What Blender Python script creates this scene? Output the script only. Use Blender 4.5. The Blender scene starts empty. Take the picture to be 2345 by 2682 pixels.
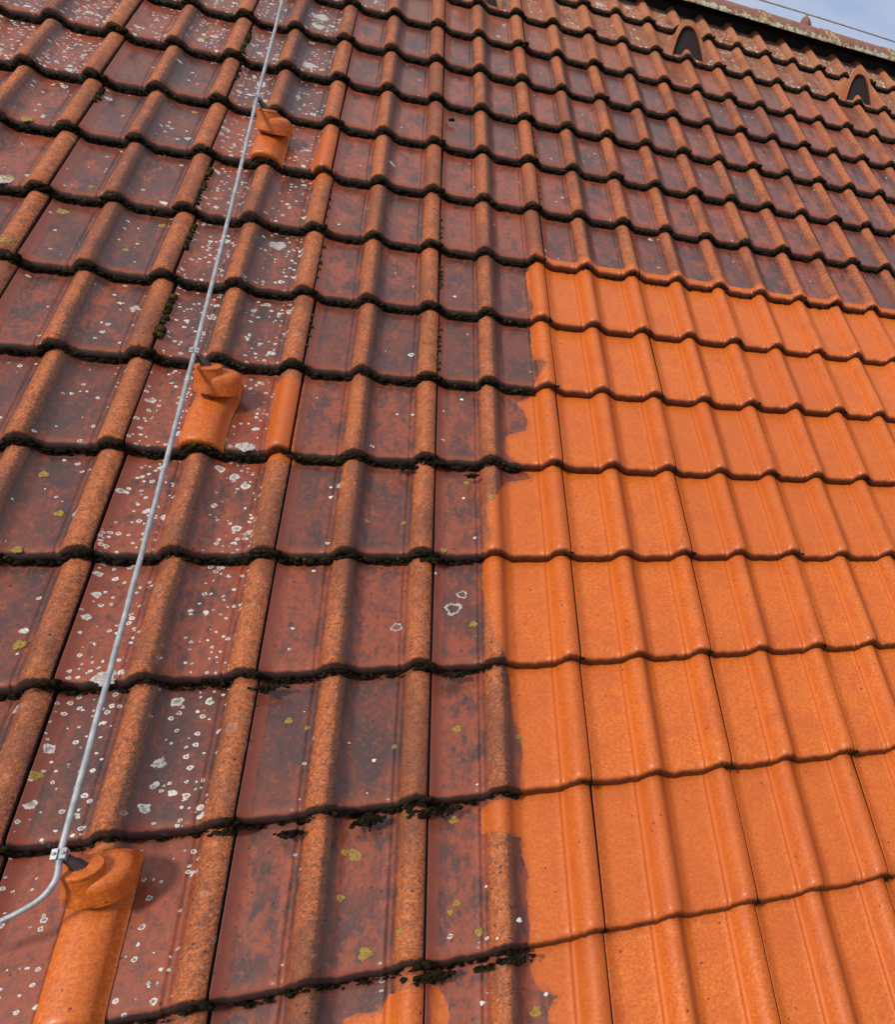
import bpy, math, random
import numpy as np
from mathutils import Matrix, Vector

# ------------------------------------------------------------------ camera, world, sun
SC = bpy.context.scene
COL = SC.collection
PITCH = math.radians(27.0)                       # slope of the roof
APEX_Y = 2.94                                    # distance up the slope to the ridge
M = Matrix.Translation((0, 0, 7.0)) @ Matrix.Rotation(PITCH, 4, 'X')   # roof plane -> world
CAMPOS = np.array([-0.61066337, -1.77272308, 1.63292926])
CR = np.array([[0.91037331, -0.2435069, 0.33455169],
               [-0.00818775, -0.81895258, -0.57380278],
               [0.41370691, 0.51963551, -0.74754634]])
FPX, CX, CY, IW, IH = 2079.69904, 2179.85413, 1500.68462, 2345.0, 2682.0
cam_d = bpy.data.cameras.new('camera')
cam = bpy.data.objects.new('camera', cam_d); COL.objects.link(cam); SC.camera = cam
cam_d.sensor_width = 36; cam_d.lens = FPX / IH * 36
cam_d.shift_x = (IW / 2 - CX) / IH; cam_d.shift_y = (CY - IH / 2) / IH
cam_d.clip_start = 0.02; cam_d.clip_end = 5000
cm = Matrix.Identity(4)
for i in range(3):
    cm[i][0] = CR[0][i]; cm[i][1] = -CR[1][i]; cm[i][2] = -CR[2][i]; cm[i][3] = CAMPOS[i]
cam.matrix_world = M @ cm

sun_roof = Vector((-0.50, -0.04, 0.86)).normalized()       # direction to the sun, roof frame
sun_w = (M.to_3x3() @ sun_roof).normalized()
elev = math.asin(sun_w.z); azim = math.atan2(sun_w.x, sun_w.y)
W_ = bpy.data.worlds.new('World'); SC.world = W_; W_.use_nodes = True
nt = W_.node_tree; nt.nodes.clear()
wo = nt.nodes.new('ShaderNodeOutputWorld'); bg = nt.nodes.new('ShaderNodeBackground')
sky = nt.nodes.new('ShaderNodeTexSky'); sky.sky_type = 'NISHITA'; sky.sun_disc = False
sky.sun_elevation = elev; sky.sun_rotation = azim
sky.air_density = 1.0; sky.dust_density = 1.5; sky.ozone_density = 2.0
tc = nt.nodes.new('ShaderNodeTexCoord'); mp = nt.nodes.new('ShaderNodeMapping')
mp.inputs['Scale'].default_value = (1.0, 1.0, 2.6)
nz = nt.nodes.new('ShaderNodeTexNoise'); nz.inputs['Scale'].default_value = 2.3
nz.inputs['Detail'].default_value = 7; nz.inputs['Roughness'].default_value = 0.5
cr = nt.nodes.new('ShaderNodeValToRGB')
cr.color_ramp.elements[0].position = 0.42; cr.color_ramp.elements[0].color = (0, 0, 0, 1)
cr.color_ramp.elements[1].position = 0.68; cr.color_ramp.elements[1].color = (1, 1, 1, 1)
mx = nt.nodes.new('ShaderNodeMix'); mx.data_type = 'RGBA'
mx.inputs['B'].default_value = (7.6, 7.8, 8.5, 1)
L = nt.links
L.new(tc.outputs['Generated'], mp.inputs['Vector']); L.new(mp.outputs[0], nz.inputs['Vector'])
sz = nt.nodes.new('ShaderNodeSeparateXYZ'); L.new(tc.outputs['Generated'], sz.inputs[0])
ma = nt.nodes.new('ShaderNodeMath'); ma.operation = 'MULTIPLY_ADD'; ma.inputs[1].default_value = .24
L.new(sz.outputs[2], ma.inputs[0]); L.new(nz.outputs['Fac'], ma.inputs[2]); L.new(ma.outputs[0], cr.inputs[0]); L.new(cr.outputs[0], mx.inputs['Factor'])
tint = nt.nodes.new('ShaderNodeMix'); tint.data_type = 'RGBA'; tint.blend_type = 'MULTIPLY'; tint.inputs['Factor'].default_value = 1
tint.inputs['B'].default_value = (.95, 1.06, 1.42, 1); L.new(sky.outputs[0], tint.inputs['A']); L.new(tint.outputs['Result'], mx.inputs['A']); L.new(mx.outputs['Result'], bg.inputs[0]); L.new(bg.outputs[0], wo.inputs[0])
bg.inputs[1].default_value = 0.100
sd_ = bpy.data.lights.new('sun', 'SUN'); sd_.energy = 3.35; sd_.angle = math.radians(10); sd_.color = (1, 0.93, 0.84)
sun = bpy.data.objects.new('sun', sd_); COL.objects.link(sun)
sun.rotation_mode = 'QUATERNION'; sun.rotation_quaternion = sun_w.to_track_quat('Z', 'Y')
vs = SC.view_settings; vs.view_transform = 'Standard'; vs.look = 'None'; vs.gamma = 1; vs.exposure = -0.24

# ------------------------------------------------------------------ numbers
random.seed(7); RNG = np.random.RandomState(11)
TW, TL = 0.30, 0.28956            # cover width and exposed length of a tile
FW = 0.2993                     # place of the first fillet in the tile width
TILT = 0.100                   # each tile leans on the one below


def unproj(px, py, z):
    d = CR.T @ np.array([(px - CX) / FPX, (py - CY) / FPX, 1.0])
    return CAMPOS + (z - CAMPOS[2]) / d[2] * d


# roll: fraction of tile width -> height
RQ = np.array([-.012, -.005, 0, .006, .014, .026, .04, .055, .075, .098, .12, .142, .165, .185, .199, .217, .234, .25, .264, .282])
RZ = np.array([0, .0012, .0025, .0014, .0009, .0018, .0056, .0110, .0174, .0226, .0248, .0248, .0222, .0182, .0144, .0100, .0062, .0030, .0010, 0]) * 1.10


def smooth_interp(x, xs, ys):
    m = np.gradient(ys, xs)
    i = np.clip(np.searchsorted(xs, x) - 1, 0, len(xs) - 2)
    h = xs[i + 1] - xs[i]; t = np.clip((x - xs[i]) / h, 0, 1)
    return ((2*t**3-3*t**2+1)*ys[i] + (t**3-2*t**2+t)*h*m[i] + (-2*t**3+3*t**2)*ys[i+1] + (t**3-t**2)*h*m[i+1])


def roll(q):
    return np.where((q > -.012) & (q < .282), smooth_interp(np.clip(q, -.012, .282), RQ, RZ), 0)


LX = np.array([-.03, .0055, .008, .0105, .014, .018, .032, .05, .066, .082, .09])
LZ = 1.08 * np.array([.001, .001, .0085, .0110, .0113, .0104, .0074, .0040, .0018, .0003, 0])


def prof(s):
    s = np.asarray(s, float)
    z = roll(s - FW) + roll(s - FW - .5)
    z = np.where(s < .09, np.interp(s, LX, LZ), z)
    return z


S_SAMPLES = np.unique(np.round(np.concatenate([
    LX, np.linspace(.09, FW - .012, 7), FW + RQ, FW + (RQ[5:-1] + RQ[6:]) / 2,
    np.linspace(FW + .282, FW + .488, 7), FW + .5 + RQ[RQ <= .199], FW + .5 + (RQ[5:13] + RQ[6:14]) / 2, [.9965, .9975]]), 5))
S_SAMPLES = S_SAMPLES[S_SAMPLES <= .9975]


def tile_z(s):
    z = prof(s)
    return np.where(s > .997, .001, z)


NOSE = [(.012, -.0325), (.004, -.031), (.0006, -.025), (.0, -.0175), (.0006, -.0125), (.0026, -.0082), (.0060, -.0048),
        (.0102, -.0023), (.0150, -.0007), (.0205, 0)]
DS = list(np.arange(.028, TL + .045, .0115))

# ------------------------------------------------------------------ washed area, traced on the roof
WASH_PX = [(1425, 676), (1376, 692), (1376, 705), (1385, 760), (1398, 800), (1390, 832), (1394, 900), (1400, 930), (1433, 958),
           (1410, 985), (1392, 1016), (1352, 1036), (1372, 1056), (1385, 1092), (1376, 1114), (1331, 1128), (1322, 1141), (1324, 1185),
           (1345, 1199), (1385, 1217), (1394, 1230), (1330, 1240), (1318, 1257), (1304, 1288), (1273, 1320), (1278, 1369),
           (1289, 1413), (1273, 1431), (1264, 1453), (1264, 1476), (1262, 1520), (1273, 1560), (1282, 1614), (1295, 1672),
           (1313, 1703), (1325, 1726), (1334, 1762), (1338, 1800), (1345, 1871), (1362, 1916), (1371, 1960), (1365, 2005),
           (1360, 2075), (1262, 2098), (1262, 2168), (1367, 2182), (1367, 2228), (1385, 2273), (1380, 2340), (1387, 2407),
           (1385, 2470), (1390, 2523), (1403, 2568), (1425, 2590), (1465, 2603), (1443, 2630), (1434, 2657), (1452, 2700), (1440, 2850)]
edge = [tuple(unproj(x, y, .008)[:2]) for x, y in WASH_PX]
edge[0] = (edge[0][0], 2 * TL + .028)
WASH = [np.array([(9.0, 2 * TL + .022)] + edge + [(edge[-1][0], -9.0), (9.0, -9.0)])]
for poly, zz in (([(1010, 2590), (1108, 2580), (1108, 2900), (862, 2900), (892, 2655), (992, 2640)], .012),
                 ([(1126, 2575), (1155, 2575), (1178, 2640), (1168, 2900), (1126, 2900)], .003),
                 ([(716, 968), (794, 976), (763, 1192), (684, 1188)], .020),
                 ([(838, 328), (882, 332), (872, 444), (808, 444)], .020)):
    WASH.append(np.array([tuple(unproj(x, y, zz)[:2]) for x, y in poly]))


def signed_dist(P, poly):
    """positive inside"""
    a = poly; b = np.roll(poly, -1, axis=0)
    best = np.full(len(P), 1e9); inside = np.zeros(len(P), bool)
    for p, q in zip(a, b):
        d = q - p; t = np.clip(((P - p) @ d) / (d @ d + 1e-12), 0, 1)
        best = np.minimum(best, np.linalg.norm(P - (p + t[:, None] * d), axis=1))
        c = ((p[1] > P[:, 1]) != (q[1] > P[:, 1]))
        with np.errstate(divide='ignore', invalid='ignore'):
            xi = (q[0] - p[0]) * (P[:, 1] - p[1]) / (q[1] - p[1]) + p[0]
        inside ^= c & (P[:, 0] < xi)
    return np.where(inside, best, -best)


def clean_sd(P):
    return np.clip(np.max([signed_dist(P, w) for w in WASH], axis=0), -.2, .2)


# ------------------------------------------------------------------ materials
def new_mat(name):
    m = bpy.data.materials.new(name); m.use_nodes = True
    n = m.node_tree; b = n.nodes['Principled BSDF']
    return m, n, b


class NT:
    def __init__(s, tree): s.t = tree
    def node(s, typ, **kw):
        n = s.t.nodes.new(typ)
        for k, v in kw.items(): setattr(n, k, v)
        return n
    def link(s, a, b): s.t.links.new(a, b)
    def val(s, x, sock):
        if hasattr(x, 'is_linked') or isinstance(x, bpy.types.NodeSocket): s.link(x, sock)
        else: sock.default_value = x
    def math(s, op, a, b=0.0, c=0.0, clamp=False):
        n = s.node('ShaderNodeMath', operation=op); n.use_clamp = clamp
        s.val(a, n.inputs[0]); s.val(b, n.inputs[1])
        if op in ('MULTIPLY_ADD', 'SMOOTH_MIN', 'COMPARE'): s.val(c, n.inputs[2])
        return n.outputs[0]
    def mix(s, f, a, b):
        n = s.node('ShaderNodeMix', data_type='RGBA')
        s.val(f, n.inputs['Factor'])
        for x, k in ((a, 'A'), (b, 'B')):
            if isinstance(x, tuple): n.inputs[k].default_value = (*x, 1)
            else: s.link(x, n.inputs[k])
        return n.outputs['Result']
    def step(s, x, lo, hi):
        n = s.node('ShaderNodeMapRange', interpolation_type='SMOOTHSTEP')
        s.val(x, n.inputs['Value']); n.inputs['From Min'].default_value = lo; n.inputs['From Max'].default_value = hi
        return n.outputs['Result']
    def noise(s, vec, scale, detail=4, rough=.55, dist=0):
        n = s.node('ShaderNodeTexNoise'); s.link(vec, n.inputs['Vector'])
        n.inputs['Scale'].default_value = scale; n.inputs['Detail'].default_value = detail
        n.inputs['Roughness'].default_value = rough; n.inputs['Distortion'].default_value = dist
        return n.outputs['Fac']
    def attr(s, name):
        return s.node('ShaderNodeAttribute', attribute_name=name)
    def sep(s, v):
        n = s.node('ShaderNodeSeparateXYZ'); s.link(v, n.inputs[0]); return n.outputs
    def scale(s, v, xyz):
        n = s.node('ShaderNodeMapping'); s.link(v, n.inputs['Vector']); n.inputs['Scale'].default_value = xyz
        return n.outputs[0]


def tile_material():
    m, tree, b = new_mat('fired_clay_tile'); g = NT(tree)
    rp = g.attr('roof_place').outputs['Vector']
    pf = g.sep(g.attr('tile_profile').outputs['Vector'])      # x across, y along, z height 0..1
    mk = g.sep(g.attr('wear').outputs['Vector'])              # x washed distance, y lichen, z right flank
    ex = g.sep(g.attr('grime_shade').outputs['Vector'])             # x dry/dusty, y random, z edge face
    rnd = ex[1]
    off = g.node('ShaderNodeVectorMath', operation='MULTIPLY_ADD')
    comb = g.node('ShaderNodeCombineXYZ'); g.link(rnd, comb.inputs[0]); g.link(rnd, comb.inputs[2])
    off.inputs[1].default_value = (7, 7, 7); g.link(comb.outputs[0], off.inputs[0]); g.link(rp, off.inputs[2])
    tv = off.outputs[0]                                        # per tile shifted coordinates
    n_fine = g.noise(rp, 900, 2, .7); n_grain = g.noise(rp, 330, 4, .75); n_mid = g.noise(tv, 60, 5, .65)
    n_big = g.noise(tv, 11, 5, .6, .6); n_patch = g.noise(g.scale(tv, (1.0, .45, 1)), 24, 9, .74, .15)
    n_film = g.noise(g.scale(tv, (1, .5, 1)), 16, 8, .7, .1)
    n_crackle = g.noise(rp, 150, 6, .82, 1.6)
    n_grit = g.noise(rp, 170, 5, .8)
    # washed clay
    c = g.mix(g.step(n_grit, .36, .66), (.49, .091, .007), (.72, .188, .021))
    c = g.mix(g.math('MULTIPLY', g.step(n_mid, .50, .72), .35), c, (.44, .082, .007))
    c = g.mix(g.math('MULTIPLY', g.step(n_grit, .60, .68), .22), c, (.78, .26, .05))
    c = g.mix(g.math('MULTIPLY', g.step(n_big, .4, .75), .45), c, (.42, .066, .014))
    c = g.mix(g.math('MULTIPLY', g.step(n_grain, .60, .70), .65), c, (.30, .052, .014))
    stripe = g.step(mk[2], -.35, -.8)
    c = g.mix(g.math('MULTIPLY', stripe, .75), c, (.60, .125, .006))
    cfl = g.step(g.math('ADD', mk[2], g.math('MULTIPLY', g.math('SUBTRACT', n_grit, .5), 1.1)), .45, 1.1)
    c = g.mix(g.math('MULTIPLY', cfl, .66), c, (.20, .036, .010))  # right flank of washed rolls: fine dirt plus shading put into the colour
    spk = g.node('ShaderNodeTexVoronoi'); g.link(rp, spk.inputs['Vector']); spk.inputs['Scale'].default_value = 62
    spr = g.sep(spk.outputs['Color'])
    sp = g.math('MULTIPLY', g.math('LESS_THAN', spk.outputs['Distance'], g.math('MULTIPLY', spr[1], .17)), g.math('GREATER_THAN', spr[0], .72))
    tint = g.mix(g.math('MULTIPLY', rnd, .50), c, (.47, .095, .011))
    clean = g.mix(g.math('MULTIPLY', sp, .8), tint, (.10, .02, .012))
    # weathered pan: dark film, rust showing through
    pan = g.mix(g.step(n_film, .40, .62), (.165, .034, .013), (.050, .021, .018))
    thr = g.math('ADD', n_patch, g.math('MULTIPLY', g.math('SUBTRACT', rnd, .5), .22))
    pan = g.mix(g.math('MULTIPLY', g.step(thr, .50, .60), .78), pan, (.32, .058, .014))
    pan = g.mix(g.math('MULTIPLY', g.step(n_grain, .50, .72), .45), pan, (.20, .075, .050))
    pan = g.mix(g.math('MULTIPLY', g.step(n_fine, .60, .70), .5), pan, (.05, .026, .024))
    n_mott = g.noise(g.scale(rp, (1, .7, 1)), 95, 7, .82, .4)
    pan = g.mix(g.math('MULTIPLY', g.step(n_mott, .48, .58), .55), pan, (.062, .030, .028))
    pan = g.mix(g.math('MULTIPLY', g.step(n_mott, .47, .38), .50), pan, (.28, .068, .026))
    pit = g.noise(g.scale(tv, (1, .6, 1)), 260, 3, .6)
    pan = g.mix(g.math('MULTIPLY', g.step(pit, .66, .70), .8), pan, (.016, .010, .009))
    # near nose and at the top of the exposed part the clay is redder
    nose = g.math('MAXIMUM', g.step(g.math('ADD', pf[1], g.math('MULTIPLY', n_mid, -.10)), .06, -.03),
                  g.step(g.math('ADD', pf[1], g.math('MULTIPLY', n_mid, .10)), .98, 1.06))
    pan = g.mix(g.math('MULTIPLY', nose, .7), pan, (.27, .065, .030))
    chan = g.step(g.math('ADD', pf[0], g.math('MULTIPLY', g.math('SUBTRACT', n_mid, .5), .03)), .078, .060)
    pan = g.mix(g.math('MULTIPLY', chan, .7), pan, (.24, .048, .018))
    # worn roll: sandy orange with a crackle of dark growth
    rl = g.mix(g.step(n_grit, .38, .64), (.33, .078, .020), (.62, .185, .050))
    rl = g.mix(g.math('MULTIPLY', g.math('MULTIPLY', g.step(n_crackle, .50, .57), g.step(g.math('ADD', n_mid, g.math('MULTIPLY', mk[2], .25)), .34, .60)), .92), rl, (.070, .030, .018))
    rl = g.mix(g.math('MULTIPLY', g.step(n_mid, .52, .72), .45), rl, (.20, .070, .042))
    stain_shade = g.noise(g.scale(rp, (2.2, .9, 1)), 2.6, 5, .65)
    stain_shade = g.math('MAXIMUM', g.math('MULTIPLY', g.step(stain_shade, .42, .60), .62), g.math('MULTIPLY', g.step(n_big, .50, .70), .60))
    rl = g.mix(g.math('MULTIPLY', stain_shade, g.step(g.math('ADD', n_crackle, g.math('MULTIPLY', stain_shade, .25)), .46, .62)), rl, (.130, .042, .024))
    rlm = g.step(g.math('ADD', pf[2], g.math('MULTIPLY', g.math('SUBTRACT', n_mid, .5), .8)), .12, .55)
    old = g.mix(rlm, pan, rl)
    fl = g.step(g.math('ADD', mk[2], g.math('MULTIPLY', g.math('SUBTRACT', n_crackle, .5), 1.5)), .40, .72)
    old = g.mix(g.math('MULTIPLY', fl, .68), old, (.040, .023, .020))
    spo = g.math('MULTIPLY', g.math('LESS_THAN', spk.outputs['Distance'], .16), g.math('GREATER_THAN', spr[0], .86))
    old = g.mix(g.math('MULTIPLY', spo, .85), old, (.018, .012, .010))
    # dry dusty tiles close to the ridge
    dust = g.mix(g.step(n_mid, .4, .7), (.36, .135, .062), (.47, .23, .12))
    old = g.mix(g.math('MULTIPLY', ex[0], g.step(n_film, .25, .62)), old, dust)
    # crusty lichen: pale rosettes
    def lichen(scale, rad, gate_mul, seed):
        v = g.node('ShaderNodeTexVoronoi'); v.inputs['Scale'].default_value = scale
        d = g.node('ShaderNodeVectorMath', operation='MULTIPLY_ADD')
        nn = g.node('ShaderNodeTexNoise'); g.link(rp, nn.inputs['Vector']); nn.inputs['Scale'].default_value = scale * 2.2
        g.link(nn.outputs['Color'], d.inputs[0]); d.inputs[1].default_value = (.5/scale, .5/scale, 0)
        add = g.node('ShaderNodeVectorMath', operation='ADD'); g.link(rp, add.inputs[0]); add.inputs[1].default_value = (seed, seed*.7, 0)
        flat = g.scale(add.outputs[0], (1, 1, .15)); g.link(flat, d.inputs[2]); g.link(d.outputs[0], v.inputs['Vector'])
        cs = g.sep(v.outputs['Color'])
        gate = g.math('LESS_THAN', cs[0], g.math('MULTIPLY', mk[1], gate_mul))
        r = g.math('MULTIPLY', g.math('MULTIPLY_ADD', cs[1], .75, .25), rad)
        rel = g.math('DIVIDE', v.outputs['Distance'], r)
        disc = g.math('MULTIPLY', g.math('MULTIPLY', gate, g.step(rel, 1.08, .90)), g.math('SUBTRACT', 1.0, g.math('MULTIPLY', rlm, .85)))
        ring = g.step(rel, .35, .80)
        return disc, ring
    d1, r1 = lichen(85, .42, .95, 0.0); d2, r2 = lichen(38, .40, .62, 3.3)
    lc = g.mix(r1, (.20, .155, .13), (.62, .60, .54)); old = g.mix(d1, old, lc)
    lc2 = g.mix(r2, (.27, .25, .20), (.60, .59, .52)); old = g.mix(g.math('MULTIPLY', d2, g.step(n_crackle, .36, .50)), old, lc2)
    # washed or not; specks of film left near the edge
    clean = g.mix(g.math('MULTIPLY', g.math('MULTIPLY', g.step(mk[0], .03, .0), g.step(n_grain, .55, .64)), .5), clean, (.20, .05, .03))
    sdn = g.math('ADD', mk[0], g.math('MULTIPLY', g.math('SUBTRACT', n_mid, .5), .020))
    wash = g.step(g.math('ADD', sdn, g.math('MULTIPLY', g.math('SUBTRACT', n_grain, .5), .006)), -.0012, .0012)
    col = g.mix(wash, old, g.mix(g.math('MULTIPLY', g.step(mk[0], .014, .0), g.math('MULTIPLY', g.step(n_mid, .42, .62), .45)), clean, old))
    # grime and painted shade on the front face and in the joints
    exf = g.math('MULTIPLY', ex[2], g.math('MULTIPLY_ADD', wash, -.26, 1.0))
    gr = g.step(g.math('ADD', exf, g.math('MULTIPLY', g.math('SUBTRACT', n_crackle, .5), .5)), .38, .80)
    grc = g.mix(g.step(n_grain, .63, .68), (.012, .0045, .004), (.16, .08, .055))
    grc = g.mix(g.step(ex[2], 1.0, 1.3), grc, (.004, .003, .003))  # lower front painted black for the shadow in the gap
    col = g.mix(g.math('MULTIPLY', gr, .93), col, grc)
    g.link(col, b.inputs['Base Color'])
    lich = g.math('MAXIMUM', d1, d2)
    rough = g.math('MULTIPLY_ADD', n_mid, .22, .36)
    rough = g.math('ADD', rough, g.math('MULTIPLY', g.math('MULTIPLY', rlm, g.math('SUBTRACT', 1.0, wash)), .16))
    rough = g.math('ADD', rough, g.math('MULTIPLY', ex[0], .25))
    rough = g.math('ADD', rough, g.math('MULTIPLY', g.math('MULTIPLY', lich, g.math('SUBTRACT', 1.0, wash)), .35), clamp=True)
    dryn = g.math('MULTIPLY', nose, g.math('SUBTRACT', 1.0, wash))
    rough = g.math('ADD', rough, g.math('MULTIPLY', dryn, .25), clamp=True)
    g.link(rough, b.inputs['Roughness'])
    b.inputs['Specular IOR Level'].default_value = .42
    cw = g.math('SUBTRACT', g.math('MULTIPLY_ADD', g.math('SUBTRACT', 1.0, g.math('MAXIMUM', wash, rlm)), .40, .18), g.math('MULTIPLY', ex[0], .35), clamp=True)
    cw = g.math('MULTIPLY', cw, g.math('SUBTRACT', 1.0, gr))
    cw = g.math('MULTIPLY', cw, g.math('SUBTRACT', 1.0, dryn))
    g.link(cw, b.inputs['Coat Weight']); b.inputs['Coat Roughness'].default_value = .22
    # relief
    oldrel = g.math('SUBTRACT', 1.0, g.math('MULTIPLY', wash, .72))
    h = g.math('ADD', g.math('MULTIPLY', n_crackle, .9), g.math('MULTIPLY', n_grain, .6))
    h = g.math('MULTIPLY', h, g.math('MULTIPLY', oldrel, g.math('MULTIPLY_ADD', rlm, .8, .35)))
    h = g.math('ADD', h, g.math('MULTIPLY', n_mid, .5))
    h = g.math('ADD', h, g.math('MULTIPLY', g.math('MULTIPLY', lich, g.math('SUBTRACT', 1.0, wash)), .5))
    bp = g.node('ShaderNodeBump'); bp.inputs['Strength'].default_value = .75; bp.inputs['Distance'].default_value = .0018
    g.link(h, bp.inputs['Height']); g.link(bp.outputs[0], b.inputs['Normal'])
    return m


def simple_mat(name, c1, c2, scale, rough, bump=.0, metal=0.0, coat=0.0, coord='Object', dist=.001):
    m, tree, b = new_mat(name); g = NT(tree)
    t = g.node('ShaderNodeTexCoord').outputs[coord]
    n = g.noise(t, scale, 5, .65)
    g.link(g.mix(g.step(n, .35, .68), c1, c2), b.inputs['Base Color'])
    b.inputs['Specular IOR Level'].default_value = .05 if rough > .9 else .5
    b.inputs['Roughness'].default_value = rough; b.inputs['Metallic'].default_value = metal
    b.inputs['Coat Weight'].default_value = coat; b.inputs['Coat Roughness'].default_value = .2
    if bump:
        bp = g.node('ShaderNodeBump'); bp.inputs['Strength'].default_value = bump; bp.inputs['Distance'].default_value = dist
        g.link(g.noise(t, scale * 3, 5, .7), bp.inputs['Height']); g.link(bp.outputs[0], b.inputs['Normal'])
    return m


def cap_material():
    m, tree, b = new_mat('ridge_clay'); g = NT(tree)
    rp = g.attr('roof_place').outputs['Vector']; wr = g.sep(g.attr('wear').outputs['Vector'])
    n1 = g.noise(rp, 26, 6, .7); n2 = g.noise(rp, 120, 4, .7); n3 = g.noise(rp, 40, 5, .75, .5)
    c = g.mix(g.step(n1, .35, .65), (.27, .105, .062), (.15, .068, .050))
    c = g.mix(g.math('MULTIPLY', g.step(n2, .5, .7), .5), c, (.36, .17, .10))
    li = g.step(g.math('ADD', n3, g.math('MULTIPLY', wr[0], .34)), .74, .80)
    c = g.mix(li, c, g.mix(g.step(n2, .4, .6), (.58, .56, .44), (.36, .36, .20)))
    ye = g.step(g.math('ADD', n3, g.math('MULTIPLY', wr[1], .22)), .70, .80)
    c = g.mix(ye, c, g.mix(g.step(n2, .4, .6), (.55, .40, .12), (.42, .34, .18)))
    g.link(c, b.inputs['Base Color']); b.inputs['Roughness'].default_value = .75
    bp = g.node('ShaderNodeBump'); bp.inputs['Strength'].default_value = .6; bp.inputs['Distance'].default_value = .003
    g.link(g.math('ADD', n2, li), bp.inputs['Height']); g.link(bp.outputs[0], b.inputs['Normal'])
    return m


MAT_TILE = tile_material()
MAT_CAP = cap_material()
MAT_MOSS = simple_mat('moss', (.006, .005, .0035), (.026, .021, .010), 55, .95, .8, dist=.004)
MAT_MOSSG = simple_mat('green_moss', (.020, .018, .007), (.080, .064, .014), 60, .95, .8, dist=.004)
MAT_ALU = simple_mat('aluminium_wire', (.30, .31, .32), (.46, .47, .475), 50, .55, .4, .3)
MAT_STEEL = simple_mat('galvanised_steel', (.36, .37, .39), (.50, .51, .52), 90, .45, .1, .5)
MAT_RUBBER = simple_mat('dark_rubber', (.030, .018, .020), (.065, .040, .042), 80, .45, .2)
MAT_UNDER = simple_mat('dark_underlay', (.006, .005, .005), (.016, .012, .010), 20, .9, .3)
MAT_VENTIN = simple_mat('vent_interior_shade', (.010, .0035, .0035), (.018, .006, .006), 300, .8, .6)  # for the sheet added in the hood, interior shade put into its colour
MAT_WALL = simple_mat('lime_render', (.55, .50, .42), (.62, .58, .50), 4, .9, .3)
MAT_GRASS = simple_mat('meadow', (.045, .07, .02), (.08, .10, .035), .7, .95)
MAT_YEL = simple_mat('yellow_lichen', (.40, .26, .045), (.20, .115, .035), 260, .85, .7, dist=.002)
MAT_WHT = simple_mat('white_lichen', (.58, .57, .52), (.20, .13, .11), 230, .85, .7, dist=.002)
MAT_DROP = simple_mat('bird_dropping', (.85, .84, .82), (.7, .68, .62), 60, .5)


# ------------------------------------------------------------------ mesh helpers
def make_mesh(name, V, F, mat, attrs=None, sharp=math.radians(42)):
    me = bpy.data.meshes.new(name)
    me.from_pydata([tuple(v) for v in V], [], [tuple(int(i) for i in f) for f in F])
    me.materials.append(mat)
    me.polygons.foreach_set('use_smooth', [True] * len(me.polygons))
    if attrs:
        for k, A in attrs.items():
            a = me.attributes.new(k, 'FLOAT_VECTOR', 'POINT'); a.data.foreach_set('vector', np.asarray(A, np.float32).ravel())
    me.update()
    if sharp: me.set_sharp_from_angle(angle=sharp)
    return me


def add_obj(name, me, mat4, parent=None, **props):
    o = bpy.data.objects.new(name, me); COL.objects.link(o)
    if parent is not None:
        o.parent = parent; o.matrix_local = mat4
    else:
        o.matrix_world = mat4
    for k, v in props.items(): o[k] = v
    return o


def grid_faces(nr, nc, wrap=False):
    F = []
    for r in range(nr - 1):
        for c in range(nc - (0 if wrap else 1)):
            c2 = (c + 1) % nc
            F.append((r*nc+c, r*nc+c2, (r+1)*nc+c2, (r+1)*nc+c))
    return F


def tube(path, rad, n=12, cap=True):
    P = [Vector(p) for p in path]; V = []; up = Vector((0, 0, 1)); prev = None
    rads = rad if hasattr(rad, '__len__') else [rad] * len(P)
    for i, p in enumerate(P):
        t = (P[min(i+1, len(P)-1)] - P[max(i-1, 0)]).normalized()
        a = prev if prev is not None else (up.cross(t) if abs(up.dot(t)) < .95 else Vector((1, 0, 0)).cross(t))
        a = (a - t * a.dot(t)).normalized(); prev = a; b_ = t.cross(a)
        for k in range(n):
            w = 2*math.pi*k/n; V.append(p + (a*math.cos(w) + b_*math.sin(w)) * rads[i])
    F = grid_faces(len(P), n, True)
    if cap:
        F.append(tuple(range(n))[::-1]); F.append(tuple(range((len(P)-1)*n, len(P)*n)))
    return V, F


def lathe(rings, n, axis, origin, ex=None):
    """rings: (radius, height) along axis"""
    ax = Vector(axis).normalized(); a = Vector((1, 0, 0)); a = (a - ax*a.dot(ax)).normalized(); b_ = ax.cross(a)
    V = []
    for r, h in rings:
        for k in range(n):
            w = 2*math.pi*k/n; V.append(Vector(origin) + ax*h + (a*math.cos(w)+b_*math.sin(w))*r)
    F = grid_faces(len(rings), n, True)
    F.append(tuple(range((len(rings)-1)*n, len(rings)*n)))
    return V, F


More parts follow.
